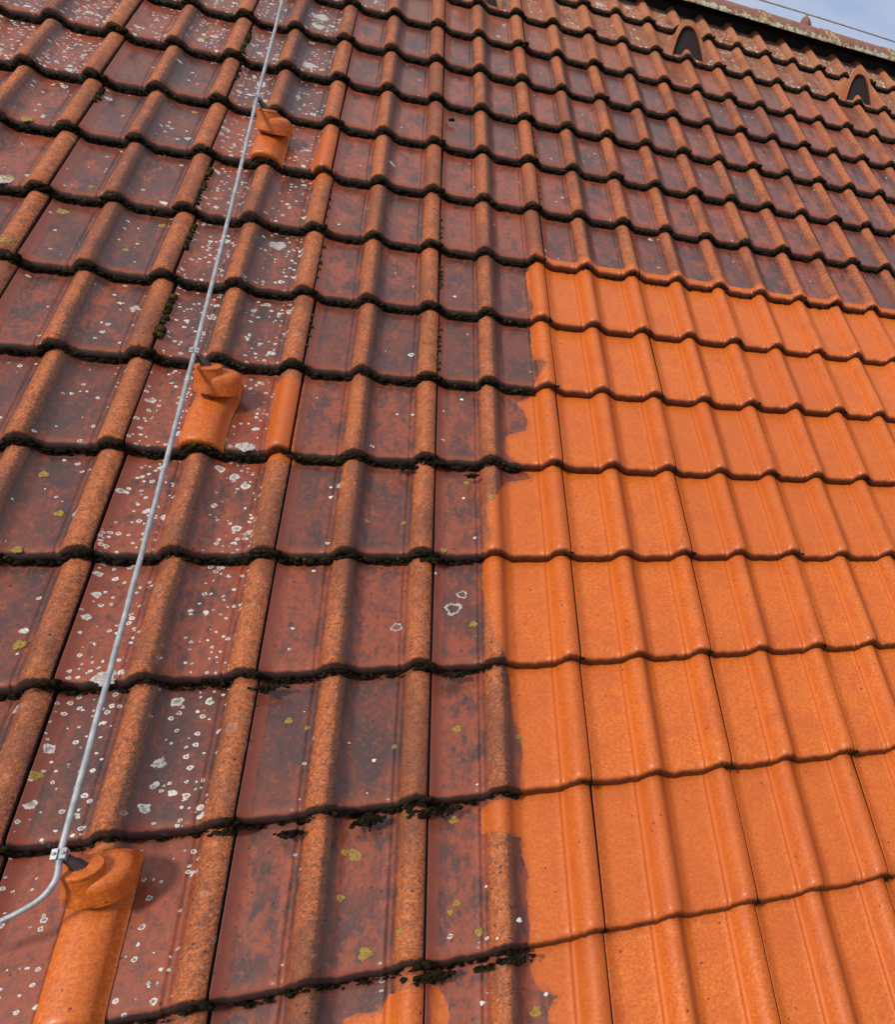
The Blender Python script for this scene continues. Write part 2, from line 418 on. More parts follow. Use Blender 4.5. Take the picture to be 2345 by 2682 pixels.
ICO_V = []
def ico():
    t = (1 + 5 ** .5) / 2
    v = [(-1, t, 0), (1, t, 0), (-1, -t, 0), (1, -t, 0), (0, -1, t), (0, 1, t), (0, -1, -t), (0, 1, -t), (t, 0, -1), (t, 0, 1), (-t, 0, -1), (-t, 0, 1)]
    f = [(0, 11, 5), (0, 5, 1), (0, 1, 7), (0, 7, 10), (0, 10, 11), (1, 5, 9), (5, 11, 4), (11, 10, 2), (10, 7, 6), (7, 1, 8),
         (3, 9, 4), (3, 4, 2), (3, 2, 6), (3, 6, 8), (3, 8, 9), (4, 9, 5), (2, 4, 11), (6, 2, 10), (8, 6, 7), (9, 8, 1)]
    v = [np.array(p) / np.linalg.norm(p) for p in v]; cache = {}; f2 = []
    def mid(a, b_):
        k = (min(a, b_), max(a, b_))
        if k not in cache:
            m_ = v[a] + v[b_]; v.append(m_ / np.linalg.norm(m_)); cache[k] = len(v) - 1
        return cache[k]
    for a, b_, c in f:
        x, y, z = mid(a, b_), mid(b_, c), mid(c, a); f2 += [(a, x, z), (b_, y, x), (c, z, y), (x, y, z)]
    return np.array(v), np.array(f2)
IV, IF = ico()

def refine(v, f):
    v = [tuple(p) for p in v]; cache = {}; out = []
    def mid(a, b_):
        k = (min(a, b_), max(a, b_))
        if k not in cache:
            m_ = np.array(v[a]) + np.array(v[b_]); v.append(tuple(m_ / np.linalg.norm(m_))); cache[k] = len(v) - 1
        return cache[k]
    for a, b_, c in f:
        x, y, z = mid(a, b_), mid(b_, c), mid(c, a); out += [(a, x, z), (b_, y, x), (c, z, y), (x, y, z)]
    return np.array(v), np.array(out)
IV3, IF3 = refine(*refine(IV, IF))


# ------------------------------------------------------------------ roof tiles
ROWS = range(-9, 8)
MOUNTS = {(-4, 1): 'middle', (-4, -3): 'farthest', (-4, 5): 'nearest'}
VENTS = {(-2, -8): 'leftmost', (1, -8): 'middle', (4, -8): 'rightmost'}
ORD = ['zeroth', 'first', 'second', 'third', 'fourth', 'fifth', 'sixth', 'seventh', 'eighth', 'ninth', 'tenth', 'eleventh',
       'twelfth', 'thirteenth', 'fourteenth', 'fifteenth', 'sixteenth', 'seventeenth', 'eighteenth']


def project(x, y, z=0.0):
    c = CR @ (np.array([x, y, z]) - CAMPOS)
    return (FPX*c[0]/c[2]+CX, FPX*c[1]/c[2]+CY) if c[2] > .02 else (1e6, 1e6)


def in_view(u, r):
    for fx in np.linspace(0, 1, 5):
        for fy in np.linspace(0, 1, 4):
            X, Y = project((u - FW + fx)*TW, -r*TL + fy*TL)
            if -30 < X < IW + 30 and -30 < Y < IH + 30: return True
    return False


def lichen_density(S, u, r):
    """share of cells with a rosette, varies from column to column"""
    base = np.full(len(S), .010)
    if u == -4: base = np.where(S < FW + .02, .62 if r > -7 else .5, np.where(S > .55, .50, .10))
    elif u == -5: base = np.where(S > .55, .12, .06) if r > -5 else np.full(len(S), .45)
    elif u <= -6: base = np.full(len(S), .10 if r > -4 else .75)
    if u == -4 and r >= 5: base = base * .55
    if r <= -8: base = base + np.where((S > .09) & (S < FW) | (S > .58) & (S < .8), .42, .05)
    if r <= -9: base = base + np.where((S > .09) & (S < FW) | (S > .58) & (S < .8), .9, .03)
    if u == -3 and r <= -7: base = base + .55 * (S < FW)
    return base


def tile_arrays(u, r, rnd, bump=None, zplane=True):
    S = S_SAMPLES; D = NOSE + [(d, 0) for d in DS]
    z0 = tile_z(S); nS = len(S)
    V = []; PF = []; MK = []; EX = []; RP = []
    x0 = (u - FW) * TW; y0 = -r * TL
    q1 = S - FW; q2 = S - FW - .5
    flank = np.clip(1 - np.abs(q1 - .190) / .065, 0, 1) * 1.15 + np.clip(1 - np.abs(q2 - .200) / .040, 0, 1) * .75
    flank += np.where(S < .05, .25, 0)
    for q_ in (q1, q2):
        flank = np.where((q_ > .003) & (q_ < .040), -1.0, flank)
    cs_ = RNG.uniform(0, 6.28, 4)
    chip = np.sin(S * 31 + cs_[0]) * .5 + np.sin(S * 67 + cs_[1]) * .5 + np.sin(S * 143 + cs_[2]) * .4 + RNG.uniform(-.3, .3, nS)
    low = (S < .0095) | (S > .997)
    for i, (d, dz) in enumerate(D):
        zz = z0 + dz - TILT * d + (.0 if dz > -.02 else 0)
        if dz < -.015: zz = np.maximum(z0 + dz, dz) - TILT * d
        X = S * TW; Y = np.full(nS, d) + (chip * .0011 if dz < -.0004 or d < .02 else 0)
        if -.02 < dz < -.001: zz = zz + chip * .0007
        V.append(np.c_[X, Y, zz])
        PF.append(np.c_[S, np.full(nS, d / TL), np.clip(z0 / .0273, 0, 1) * np.where(S < .09, 0, 1) * (1 - np.clip((q1 - .175) / .05, 0, 1) * (S < FW + .3))])
        RP.append(np.c_[x0 + X, y0 + Y, zz])
        face = 1.4 if dz < -.020 else 1.0 if dz < -.010 else (.95 if dz < -.0075 else (.76 if dz < -.004 else (.42 if dz < -.002 else (.12 if dz < 0 else 0))))  # darker down the front face: dirt plus shade put into the colour
        if d > TL - .012: face = max(face, .55)  # strip by the overlapping tile darkened in colour as well
        EX.append(np.c_[np.full(nS, {-9: .9, -8: .62, -7: .28}.get(r, .0) + (.25 if (u <= -5 and r <= -6) else 0)),
                        np.full(nS, rnd), np.where(low, 1.3, face)])
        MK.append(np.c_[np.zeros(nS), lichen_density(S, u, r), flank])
    V, PF, MK, EX, RP = [np.vstack(a) for a in (V, PF, MK, EX, RP)]
    MK[:, 0] = clean_sd(RP[:, :2])
    nD = len(D); F = grid_faces(nD, nS)
    return V, F, dict(tile_profile=PF, wear=MK, grime_shade=EX, roof_place=RP)


def where_text(u, r):
    course = r + 10
    c = u + 4
    if c == 0: col = 'in the cable holder column'
    elif c > 0: col = ORD[c] + ' column right of cable holders'
    else: col = ORD[-c] + ' column left of cable holders'
    return ORD[course] + ' course below ridge, ' + col


def describe(u, r):
    xs = np.linspace(.1, .95, 12); ys = np.linspace(.02, .98, 8)
    P = np.array([((u-FW+a)*TW, -r*TL + b_*TL) for a in xs for b_ in ys])
    f = (clean_sd(P) > 0).mean()
    if f > .97: return 'clean bright orange tile'
    if f > .45: return 'mostly clean tile with dark patch'
    if f > .06: return 'dark weathered tile partly washed orange'
    if r <= -8: return 'dusty lichen-covered tile'
    if u == -4: return 'dark tile spotted with white lichen'
    if u <= -6 and r <= -4: return 'mossy tile with pale lichen'
    return 'weathered purple-brown tile'


UP = (M.to_3x3().transposed() @ Vector((0, 0, 1)))     # world up in the roof frame
HOLD_PX = {1: (544, 960), -3: (698, 289), 5: (213, 2272)}
CLIPS = {}
count = 0
for r in ROWS:
    for u in range(-12, 12):
        if not in_view(u, r): continue
        count += 1
        rnd = RNG.rand()
        if (u, r) in MOUNTS: rnd = 1.25
        loc = Vector(((u - FW) * TW + RNG.uniform(-.0007, .0007), -r * TL + RNG.uniform(-.0026, .0026), RNG.uniform(-.0010, .0010)))
        rot = Matrix.Rotation(RNG.uniform(-.0060, .0060), 4, 'Z') @ Matrix.Rotation(RNG.uniform(-.002, .002), 4, 'Y')
        mat4 = M @ Matrix.Translation(loc) @ rot
        V, F, A = tile_arrays(u, r, rnd)
        special = (u, r) in MOUNTS or (u, r) in VENTS
        if not special:
            me = make_mesh('clay_tile', V, F, MAT_TILE, A)
            o = add_obj('clay_tile', me, mat4, label=describe(u, r) + ', ' + where_text(u, r), category='tile', group='tiles laid in courses on the roof')
            continue
        if (u, r) in MOUNTS:
            root = add_obj('holder_tile', None, mat4, category='tile', group='tiles carrying a cable holder',
                           label={'middle': 'tile with orange spout and rod holding the cable, middle of three',
                                  'farthest': 'tile with small orange spout holding the cable, farthest up the roof',
                                  'nearest': 'tile with large orange spout and rod at the cable bend, bottom left'}[MOUNTS[(u, r)]])
            me = make_mesh('tile_body', V, F, MAT_TILE, A); add_obj('tile_body', me, Matrix.Identity(4), root)
            # raised half round cap over the wide roll
            hp = HOLD_PX[r]; c3 = Vector(unproj(hp[0], hp[1], .078)); c3 = (Matrix.Translation(loc) @ rot).inverted() @ c3
            xm = c3.x; n = 22; ds = [(.001, -.019), (0, -.012), (.0012, -.007), (.004, -.003), (.009, -.0008), (.015, 0)] + [(d, 0) for d in np.linspace(.03, c3.y - .012, 9)] + [(c3.y + .02, .002), (c3.y+.05, -.002)]
            CV = []; CA = []
            for d, dz in ds:
                for k in range(n + 1):
                    w = math.pi * k / n; fl = 0
                    x = -math.cos(w) * .037; zz = .0335 * math.sin(w) ** .75
                    if k == n: x = .044; zz = .001
                    if k == n - 1: x = .0405; zz = .0035
                    xc = (FW + .135) * TW if d < .1 else (FW + .135) * TW + (xm - (FW + .135) * TW) * min(1, (d - .1) / .07)
                    CV.append((xc + x, d, zz + dz - TILT * d + .0012))
            CV = np.array(CV); F2 = grid_faces(len(ds), n + 1)
            wx = np.tile([.012, .0, .0], (len(CV), 1))
            A2 = dict(tile_profile=np.c_[CV[:, 0]/TW, CV[:, 1]/TL, np.zeros(len(CV))], wear=wx,
                      grime_shade=np.c_[np.zeros(len(CV)), np.full(len(CV), .1), np.where(CV[:, 1] < .0035, .7, 0)], roof_place=CV + np.array(loc))
            cap_o = add_obj('roll_cover', make_mesh('roll_cover', CV, F2, MAT_TILE, A2), Matrix.Identity(4), root, label='smooth orange half-round cover')
            # hump and spout
            up = (rot.to_3x3().inverted() @ UP).normalized()
            base = c3 - up * .058
            rings = [(.0330, .004), (.0318, .016), (.0290, .022), (.0278, .030), (.0270, .040), (.0266, .050), (.0260, .0535)]
            SV, SF = lathe(rings, 36, up, base)
            hc = c3 + Vector((.015, .017, 0))
            drum = [(.0435, -.068), (.043, -.040), (.0415, -.031), (.038, -.0255), (.032, -.022), (.022, -.0195)]
            HVv, HFv = lathe(drum, 40, up, hc)
            SF = list(SF) + [tuple(int(q) + len(SV) for q in f) for f in HFv]; SV = [Vector(v) for v in SV] + list(HVv)
            stain_shade = c3 + Vector((.060, -.012, -.055))  # dark spot low on the right: stain and shadow side painted together
            def at(VV, wsh=.010, edge=1.0):
                VV = np.array([tuple(v) for v in VV])
                w = np.zeros((len(VV), 3)); w[:, 0] = wsh
                return dict(tile_profile=np.zeros((len(VV), 3)) + np.array([.2, .5, 0]), wear=w,
                            grime_shade=np.c_[np.zeros(len(VV)), np.full(len(VV), .25), edge * np.clip(1.2 - np.linalg.norm(VV - np.array(stain_shade), axis=1) / .030, 0, 1)], roof_place=VV + np.array(loc))
            spout = add_obj('spout', make_mesh('spout', SV, SF, MAT_TILE, at(SV)), Matrix.Identity(4), root)
            TV, TF = lathe([(.0255, .0530), (.0268, .0545), (.0270, .0575), (.0262, .0600), (.0235, .0610), (.012, .0612), (.004, .0612)], 36, up, base)
            lid = add_obj('lid', make_mesh('lid', TV, TF, MAT_TILE, at(TV)), Matrix.Identity(4), spout)
            p0 = c3 + Vector((.002, 0, 0)); clip = c3 + Vector((-.020, 0, 0)) + up * .031
            p0 = c3
            RV, RF = tube([p0 - up*.003, p0 + (clip-p0)*.28, p0 + (clip-p0)*.5, p0 + (clip-p0)*.93], [.0098, .0094, .0072, .0060], 16)
            add_obj('rod', make_mesh('rod', RV, RF, MAT_RUBBER), Matrix.Identity(4), root)
            CLIPS[r] = (Matrix.Translation(loc) @ rot) @ clip
            root['clip'] = 0; del root['clip']
            ROOTM = root; CLIPS[(r, 'root')] = root; CLIPS[(r, 'inv')] = (Matrix.Translation(loc) @ rot).inverted()
            continue
        # ridge-side ventilation tile
        root = add_obj('vent_tile', None, mat4, category='vent tile', group='hooded vent tiles below the ridge',
                       label={'leftmost': 'vent tile cut by the top edge of the photo, leftmost hood',
                              'middle': 'hooded vent tile with tall dark arch, left of the ridge wire holder',
                              'rightmost': 'hooded vent tile with dark arch at the right edge'}[VENTS[(u, r)]])
        me = make_mesh('tile_body', V, F, MAT_TILE, A); add_obj('tile_body', me, Matrix.Identity(4), root)
        n = 28; secs = 12; HV = []; xc = (FW + .135) * TW; Ltop = .30
        def arch(w, hh, thick):
            out = []
            for k in range(n + 1):
                a = -1 + 2*k/n
                s_ = math.copysign(abs(a) ** .8, a)
                out.append((s_ * w, hh * (1 - abs(s_) ** 2.4)))
            return out
        for j in range(secs + 1):
            t = j / secs; y = .004 + t * Ltop; sc = (1 - t) ** 1.15
            wd = .094 * (1 - .35 * t); hh = .116 * sc + .007 * (1 - t)
            for (x, z) in arch(wd, hh, 0): HV.append((xc + x, y + .115 * (1 - t) * z / .120, z - TILT * y - .004))
        nn = (n + 1)
        HF = grid_faces(secs + 1, nn)
        base_i = len(HV)
        for j in range(3):                     # inner shell, 7 mm in
            y = .002 + j * .045; t = j * .045 / Ltop; sc = (1 - t) ** 1.15
            wd = .094 * (1 - .35*t) - .019; hh = .116 * sc + .007*(1-t) - .017
            for (x, z) in arch(wd, hh, 0): HV.append((xc + x, y + .115 * (1 - t) * z / .120, z - TILT * y - .004))
        HF += [tuple(i + base_i for i in f)[::-1] for f in grid_faces(3, nn)]
        for k in range(n): HF.append((k, base_i + k, base_i + k + 1, k + 1))
        HV = np.array(HV); edge = np.zeros(len(HV)); edge[base_i:] = 1.0; edge[base_i:base_i + nn] = .3  # inner shell coloured dark for the shade inside the hood
        A2 = dict(tile_profile=np.c_[np.full(len(HV), .2), np.full(len(HV), .5), np.full(len(HV), .9)],
                  wear=np.c_[np.full(len(HV), -.15), np.full(len(HV), .10), np.zeros(len(HV))],
                  grime_shade=np.c_[np.full(len(HV), .8), np.full(len(HV), rnd), edge], roof_place=HV + np.array(loc))
        hood = add_obj('hood', make_mesh('hood', HV, HF, MAT_TILE, A2, sharp=math.radians(50)), Matrix.Identity(4), root)
        GV = [(xc + x, .020 + .115 * z / .120, z - TILT*.03 - .004) for x, z in arch(.080, .110, 0)] + [(xc, .020, -.004)]
        GF = [(k, k + 1, n + 1) for k in range(n)]
        add_obj('vent_shade_sheet', make_mesh('vent_shade_sheet', GV, GF, MAT_VENTIN), Matrix.Identity(4), hood)  # added sheet that darkens the opening by its colour
print('tiles', count)

# ------------------------------------------------------------------ underlay, ridge, walls, ground
XL, XR, YB = -4.2, 4.2, -3.0


def box(name, x0, x1, y0, y1, z0, z1, mat, mat4, **props):
    V = [(x, y, z) for z in (z0, z1) for y in (y0, y1) for x in (x0, x1)]
    F = [(0, 2, 3, 1), (4, 5, 7, 6), (0, 1, 5, 4), (2, 6, 7, 3), (0, 4, 6, 2), (1, 3, 7, 5)]
    me = make_mesh(name, V, F, mat, sharp=.5)
    return add_obj(name, me, mat4, **props)


roof = add_obj('roof_deck', None, M.copy(), label='dark underlay boards beneath the tiles of both slopes', category='roof')
def deck(name, x0, x1, y0, y1, z0, z1, m4):
    V = [(x, y, z) for z in (z0, z1) for y in (y0, y1) for x in (x0, x1)]
    F = [(0, 2, 3, 1), (4, 5, 7, 6), (0, 1, 5, 4), (2, 6, 7, 3), (0, 4, 6, 2), (1, 3, 7, 5)]
    add_obj(name, make_mesh(name, V, F, MAT_UNDER, sharp=.5), m4, roof)
deck('underlay', XL, XR, YB, APEX_Y, -.10, -.050, Matrix.Identity(4))
apexM = Matrix.Translation((0, APEX_Y, -.003)) @ Matrix.Rotation(-2 * PITCH, 4, 'X')
deck('back_slope', XL, XR, 0, 5.5, -.10, -.050, apexM)
apw = M @ Vector((0, APEX_Y, 0))
y_e = (M @ Vector((0, YB, 0))).y; z_e = (M @ Vector((0, YB, 0))).z
y_b = apw.y + (apw.y - y_e)
# gable wall under the roof
zt = apw.z - .20; ze = z_e - .10
GV = []
for x in (XL + .3, XR - .3):
    GV += [(x, y_e + .3, 0), (x, y_b - .3, 0), (x, y_b - .3, ze), (x, apw.y, zt), (x, y_e + .3, ze)]
GF = [(0, 4, 3, 2, 1), (5, 6, 7, 8, 9), (0, 5, 9, 4), (1, 2, 7, 6), (0, 1, 6, 5)]
add_obj('house_wall', make_mesh('house_wall', GV, GF, MAT_WALL, sharp=.5), Matrix.Identity(4), label='pale rendered house walls below the tiled roof', category='house')
gm = make_mesh('ground', [(-3000, -3000, 0), (3000, -3000, 0), (3000, 3000, 0), (-3000, 3000, 0)], [(0, 1, 2, 3)], MAT_GRASS)
add_obj('ground', gm, Matrix.Identity(4), kind='structure')

# black strip filling the space under the ridge caps
V = []; F = []
secs = 220
prof_yz = [(-.085, -.03), (-.075, .035), (-.02, .060), (.10, .03)]
for i in range(secs + 1):
    x = XL + (XR - XL) * i / secs; w = .006 * math.sin(i * 1.7) + .004 * math.sin(i * .61)
    for (yy, zz) in prof_yz: V.append((x, APEX_Y + yy + w, zz - TILT * .2))
F = grid_faces(secs + 1, 4)
add_obj('ridge_roll', make_mesh('ridge_roll', V, F, MAT_UNDER, sharp=.6), M.copy(), label='black ridge roll showing as a dark band under the ridge tiles', category='ridge roll')

# ridge caps: one every 0.37 m, the collar of each covers the end of its left neighbour
RW = M.to_3x3()
CAP_W, CAP_H = .165, .070
cap_xs = [.773 + .380 * k for k in range(-9, 7)]
def cap_section(k, n, scale):
    a = math.pi * k / n
    y = -math.cos(a) * (CAP_W * scale); z = math.sin(a) ** .82 * CAP_H * scale
    return y, z
for i, x0 in enumerate(cap_xs):
    ln = .380 + .03; n = 30; V = []; WR = []
    stations = [(0, 1.0), (.004, 1.045), (.018, 1.065), (.040, 1.06), (.050, 1.03), (.056, 1.0)] + [(t, 1.0 - .04 * t / ln) for t in np.linspace(.08, ln, 9)]
    for t, sc in stations:
        for k in range(n + 1):
            y, z = cap_section(k, n, sc)
            V.append((t, y, z)); WR.append((max(0, 1 - abs(k - 1) / 5), 1.0 if t < .06 else max(0, .6 - (t - .06) * 6), 0))
    m_ = len(V)
    for t, sc in stations:
        for k in range(n + 1):
            y, z = cap_section(k, n, sc - .085)
            V.append((t, y, z)); WR.append((0, 0, 0))
    nn = n + 1; ns = len(stations)
    F = grid_faces(ns, nn) + [tuple(q + m_ for q in f)[::-1] for f in grid_faces(ns, nn)]
    for k in range(n):
        F.append((k, k + 1, m_ + k + 1, m_ + k)); e = (ns - 1) * nn
        F.append((e + k, m_ + e + k, m_ + e + k + 1, e + k + 1))
    for j in range(ns - 1):
        a, b_ = j * nn, (j + 1) * nn
        F.append((a, m_ + a, m_ + b_, b_)); F.append((a + n, b_ + n, m_ + b_ + n, m_ + a + n))
    V = np.array(V); RP = V + np.array([x0, 3.3 * (i % 3), .7 * i])
    me = make_mesh('ridge_tile', V, F, MAT_CAP, dict(roof_place=RP, wear=WR), sharp=math.radians(40))
    pos = M @ Vector((x0, APEX_Y, 0)) + Vector((0, 0, -.004))
    px = project(x0 + .2, APEX_Y - .1, .1)
    if px[0] < 1600 or px[0] > 2700: 
        if not (1400 < px[0] < 2900): continue
    nr = globals().get('nr', 0) + 1
    lab = 'brown ridge tile with lichen along its lower edge, ' + ORD[nr] + ' from the left'
    add_obj('ridge_tile', me, Matrix.Translation(pos) @ Matrix.Rotation(RNG.uniform(-.01, .01), 4, 'Y'), category='ridge tile', group='ridge tiles', label=lab)

# ridge wire and its holder
ridge_top = (M @ Vector((0, APEX_Y, 0))).z + CAP_H
hx = 1.08
hp = Vector((hx, apw.y, ridge_top - .012))
hold = add_obj('wire_holder', None, Matrix.Translation(hp), label='small red clay wire holder standing on the ridge', category='wire holder')
V, F = lathe([(.036, -.02), (.033, .008), (.028, .024), (.021, .038), (.013, .045), (.008, .047)], 24, (0, 0, 1), (0, 0, 0))
V = np.array([tuple(v) for v in V])
add_obj('clay_foot', make_mesh('clay_foot', V, F, MAT_CAP, dict(roof_place=V, wear=np.zeros((len(V), 3)))), Matrix.Identity(4), hold)
V, F = tube([(0, 0, .040), (0, 0, .058)], .0045, 10)
add_obj('post', make_mesh('post', V, F, MAT_STEEL), Matrix.Identity(4), hold)
V, F = lathe([(.007, .053), (.009, .055), (.009, .062), (.005, .064)], 14, (0, 0, 1), (0, 0, 0))
add_obj('clip', make_mesh('clip', V, F, MAT_STEEL), Matrix.Identity(4), hold)
pts = []
for i in range(64):
    x = -2.4 + i * .11; sag = -.010 * (1 - math.cos((x - hx) * 2.6)) / 2
    pts.append((x, apw.y, ridge_top - .012 + .060 + sag))
V, F = tube(pts, .0045, 8)
add_obj('ridge_wire', make_mesh('ridge_wire', V, F, MAT_ALU), Matrix.Identity(4), label='thin grey conductor wire running above the ridge against the sky', category='wire')

# ------------------------------------------------------------------ lightning cable down the slope
c5, c1, c3_ = CLIPS[5], CLIPS[1], CLIPS[-3]
path = []
d_up = (c3_ - c1)
topp = c3_ + d_up * 1.6
def seg(a, b_, n, sag=0.0):
    n *= 2
    return [a + (b_ - a) * (k / n) + Vector((.0004 * math.sin(k * 1.9) * math.sin(math.pi * k / n), 0, -sag * math.sin(math.pi * k / n))) for k in range(n)]
path += seg(topp, c3_, 14, .012) + seg(c3_, c1, 14, .006) + seg(c1, c5, 14, .004)
bend = [(160, 2246, None), (150, 2290, .098), (136, 2320, .094), (108, 2352, .088), (60, 2383, .080), (0, 2413, .072), (-140, 2475, .06)]
bz = [c5] + [Vector(unproj(x, y, z)) for x, y, z in bend[1:]]
# smooth the bend
def catmull(P, n=7):
    out = []
    for i in range(len(P) - 1):
        a, b_, c, d = P[max(i-1, 0)], P[i], P[i+1], P[min(i+2, len(P)-1)]
        for k in range(n):
            t = k / n
            out.append(.5 * ((2*b_) + (c - a)*t + (2*a - 5*b_ + 4*c - d)*t*t + (-a + 3*b_ - 3*c + d)*t**3))
    out.append(P[-1]); return out
path += catmull(bz)
V, F = tube(path, .0043, 12)
add_obj('lightning_cable', make_mesh('lightning_cable', V, F, MAT_ALU), M.copy(), label='grey metal conductor cable running down the roof on holders', category='cable')
for r in (5, 1, -3):
    root = CLIPS[(r, 'root')]; inv = CLIPS[(r, 'inv')]; p = inv @ CLIPS[r]
    t = (inv.to_3x3() @ d_up).normalized(); s_ = Vector((1, 0, 0)); s_ = (s_ - t*s_.dot(t)).normalized(); nrm = t.cross(s_)
    for side, nm in ((-1, 'clamp_plate'), (1, 'clamp_plate')):
        V = []
        for (a, b_, c) in [(a, b_, c) for a in (-.008, .008) for b_ in (0, 1) for c in (-.0058, .0064)]:
            off_ = s_ * (side * (.0012 + b_ * .0075)) + t * a + nrm * c * (1 if b_ else 1.15)
            V.append(p + off_)
        F = [(0, 1, 3, 2), (4, 6, 7, 5), (0, 4, 5, 1), (2, 3, 7, 6), (0, 2, 6, 4), (1, 5, 7, 3)]
        pl = add_obj(nm, make_mesh(nm, V, F, MAT_STEEL, sharp=.5), Matrix.Identity(4), root)
        cb = p + s_ * (side * .0052)
        V, F = lathe([(.0026, .0050), (.0026, .0086), (.0018, .0092)], 6, nrm if nrm.z > 0 else -nrm, cb)
        add_obj('bolt', make_mesh('bolt', V, F, MAT_ALU, sharp=.5), Matrix.Identity(4), pl)

# ------------------------------------------------------------------ moss along the tile edges
def clumps(items):
    """items: (x, y, z, rx, ry, rz)"""
    VV = []; FF = []; k = 0
    for (x, y, z, rx, ry, rz) in items:
        v = IV * (1 + RNG.uniform(-.28, .28, (len(IV), 1))) * np.array([rx, ry, rz]); VV.append(v + np.array([x, y, z])); FF.append(IF + k); k += len(IV)
    return np.vstack(VV), np.vstack(FF)


dark = []; green = []
wob = lambda x, r: math.sin(x * 23 + r * 3.1) * .5 + math.sin(x * 57 + r * 1.7) * .3 + math.sin(x * 9.3 + r * 5) * .5
for r in range(-9, 8):
    y0 = -r * TL
    for u in range(-12, 12):
        if not (in_view(u, r) or in_view(u, r - 1)): continue
        for s in np.arange(0, 1, .0145):
            x = (u - FW + s) * TW; y = y0
            cs = clean_sd(np.array([[x, y + .006]]))[0]
            amt = 1.0
            if cs > 0: amt = 0
            if r == -2 and u >= -1: amt = .25
            if r >= 3: amt *= .55
            if u <= -6 or r <= -4: amt *= 1.15
            zt_ = float(prof(np.array([s]))[0])
            a = amt * (0.85 + .35 * wob(x, r))
            if RNG.rand() > min(1, a * 1.15): continue
            for _ in range(3):
                rad = (.0020 + .0036 * RNG.rand() ** 1.5) * (.6 + .45 * amt) * (1 + .3 * max(0, wob(x, r)))
                dark.append((x + RNG.uniform(-.005, .005), y - .0012 * (r >= 0) + RNG.uniform(-.0055, .005), zt_ - .021 + RNG.uniform(-.008, .007), rad * 1.3, rad * .8, rad * .9))
            if RNG.rand() < .16 * amt and r <= 2 and wob(x * .7, r + 2) > -.2:
                rad2 = .0042 * RNG.uniform(.5, 1.1)
                green.append((x, y + RNG.uniform(-.003, .003), zt_ - .0125 + RNG.uniform(-.003, .003), rad2 * 1.3, rad2, rad2))
        # seam node: a small black tuft where four tiles meet
        x = (u - FW + 1.0) * TW
        nn_ = 5 if clean_sd(np.array([[x, y0]]))[0] > 0 else 9
        for _ in range(nn_):
            rad = RNG.uniform(.0022, .0045) if nn_ == 5 else RNG.uniform(.003, .008)
            dark.append((x + RNG.uniform(-.020, .008), y0 + RNG.uniform(-.004, .003), .010 + RNG.uniform(-.008, .004), rad, rad * .8, rad))
# loose tufts and cushions lying in the side joints
def seam_cushions(u, r, f0, f1, n, rmin, rmax, lst):
    for k in range(n):
        f = f0 + (f1 - f0) * (k + RNG.uniform(-.3, .3)) / max(1, n)
        x = (u - FW + 1.0) * TW + .0025; rad = RNG.uniform(rmin, rmax)
        lst.append((x + RNG.uniform(-.003, .004), -r * TL + f * TL, .0125 - TILT * f * TL, rad, rad * 1.15, rad))
for (u, r, f0, f1, n, a, b_) in ((-5, -5, .1, .75, 9, .005, .008), (-5, -2, .1, .85, 11, .005, .008), (-5, -1, .45, .9, 8, .005, .008),
                                 (-5, 0, .2, .85, 9, .005, .009), (-5, 0, .22, .34, 3, .009, .012), (-6, 3, .2, .62, 9, .008, .012), (-6, 3, .86, .9, 1, .010, .012), (-6, -3, .6, .95, 5, .005, .008),
                                 (-5, -4, .55, .9, 3, .003, .006), (-6, 2, .0, .2, 3, .006, .009), (-3, -1, .3, .8, 6, .003, .005), (-3, 0, .1, .9, 9, .003, .005),
                                 (-3, -2, .0, .6, 5, .003, .005), (-6, 3, .0, .16, 2, .010, .013), (-6, 4, .4, .9, 3, .004, .006), (-4, -1, .2, .9, 5, .003, .005), (-4, 0, .3, .9, 5, .003, .0045),
                                 (-2, -3, .2, .9, 5, .002, .004), (-2, -4, .2, .9, 5, .002, .004), (-4, -2, .2, .9, 4, .002, .004)):
    seam_cushions(u, r, f0, f1, n, a, b_, green)
    seam_cushions(u, r, f0, f1, n, a * .8, b_ * .8, dark)
# bigger ragged cushions where the photo shows them
for (px, py, n, spread) in ((1130, 2125, 26, .026), (900, 2130, 8, .012), (1125, 2560, 22, .022), (1340, 2515, 18, .020), (975, 2145, 10, .014), (760, 2183, 8, .012),
                            (1060, 1218, 14, .016), (1130, 1212, 14, .014), (1125, 1465, 12, .014), (1190, 1768, 16, .016), (700, 1800, 14, .016), (560, 1785, 9, .012), (1235, 1245, 8, .009),
                            (1260, 2540, 6, .008), (960, 2155, 12, .016), (410, 865, 5, .008), (1185, 312, 4, .006), (590, 2180, 9, .014)):
    p = unproj(px, py, .004)
    for _ in range(n * 5):
        rad = RNG.uniform(.0012, .0042)
        dark.append((p[0] + RNG.normal(0, spread * .7), p[1] + .003 + abs(RNG.normal(0, spread * .26)) * RNG.choice([-1, .3]), .0015 + RNG.uniform(-.006, .003), rad * 1.3, rad, rad * .8))
DV, DF = clumps(dark); GVv, GFf = clumps(green)
add_obj('dark_moss', make_mesh('dark_moss', DV, DF, MAT_MOSS, sharp=0), M.copy(), kind='stuff', label='black damp moss grown along the tile edges', category='moss')
add_obj('green_moss', make_mesh('green_moss', GVv, GFf, MAT_MOSSG, sharp=0), M.copy(), kind='stuff', label='olive green moss cushions in the tile joints', category='moss')

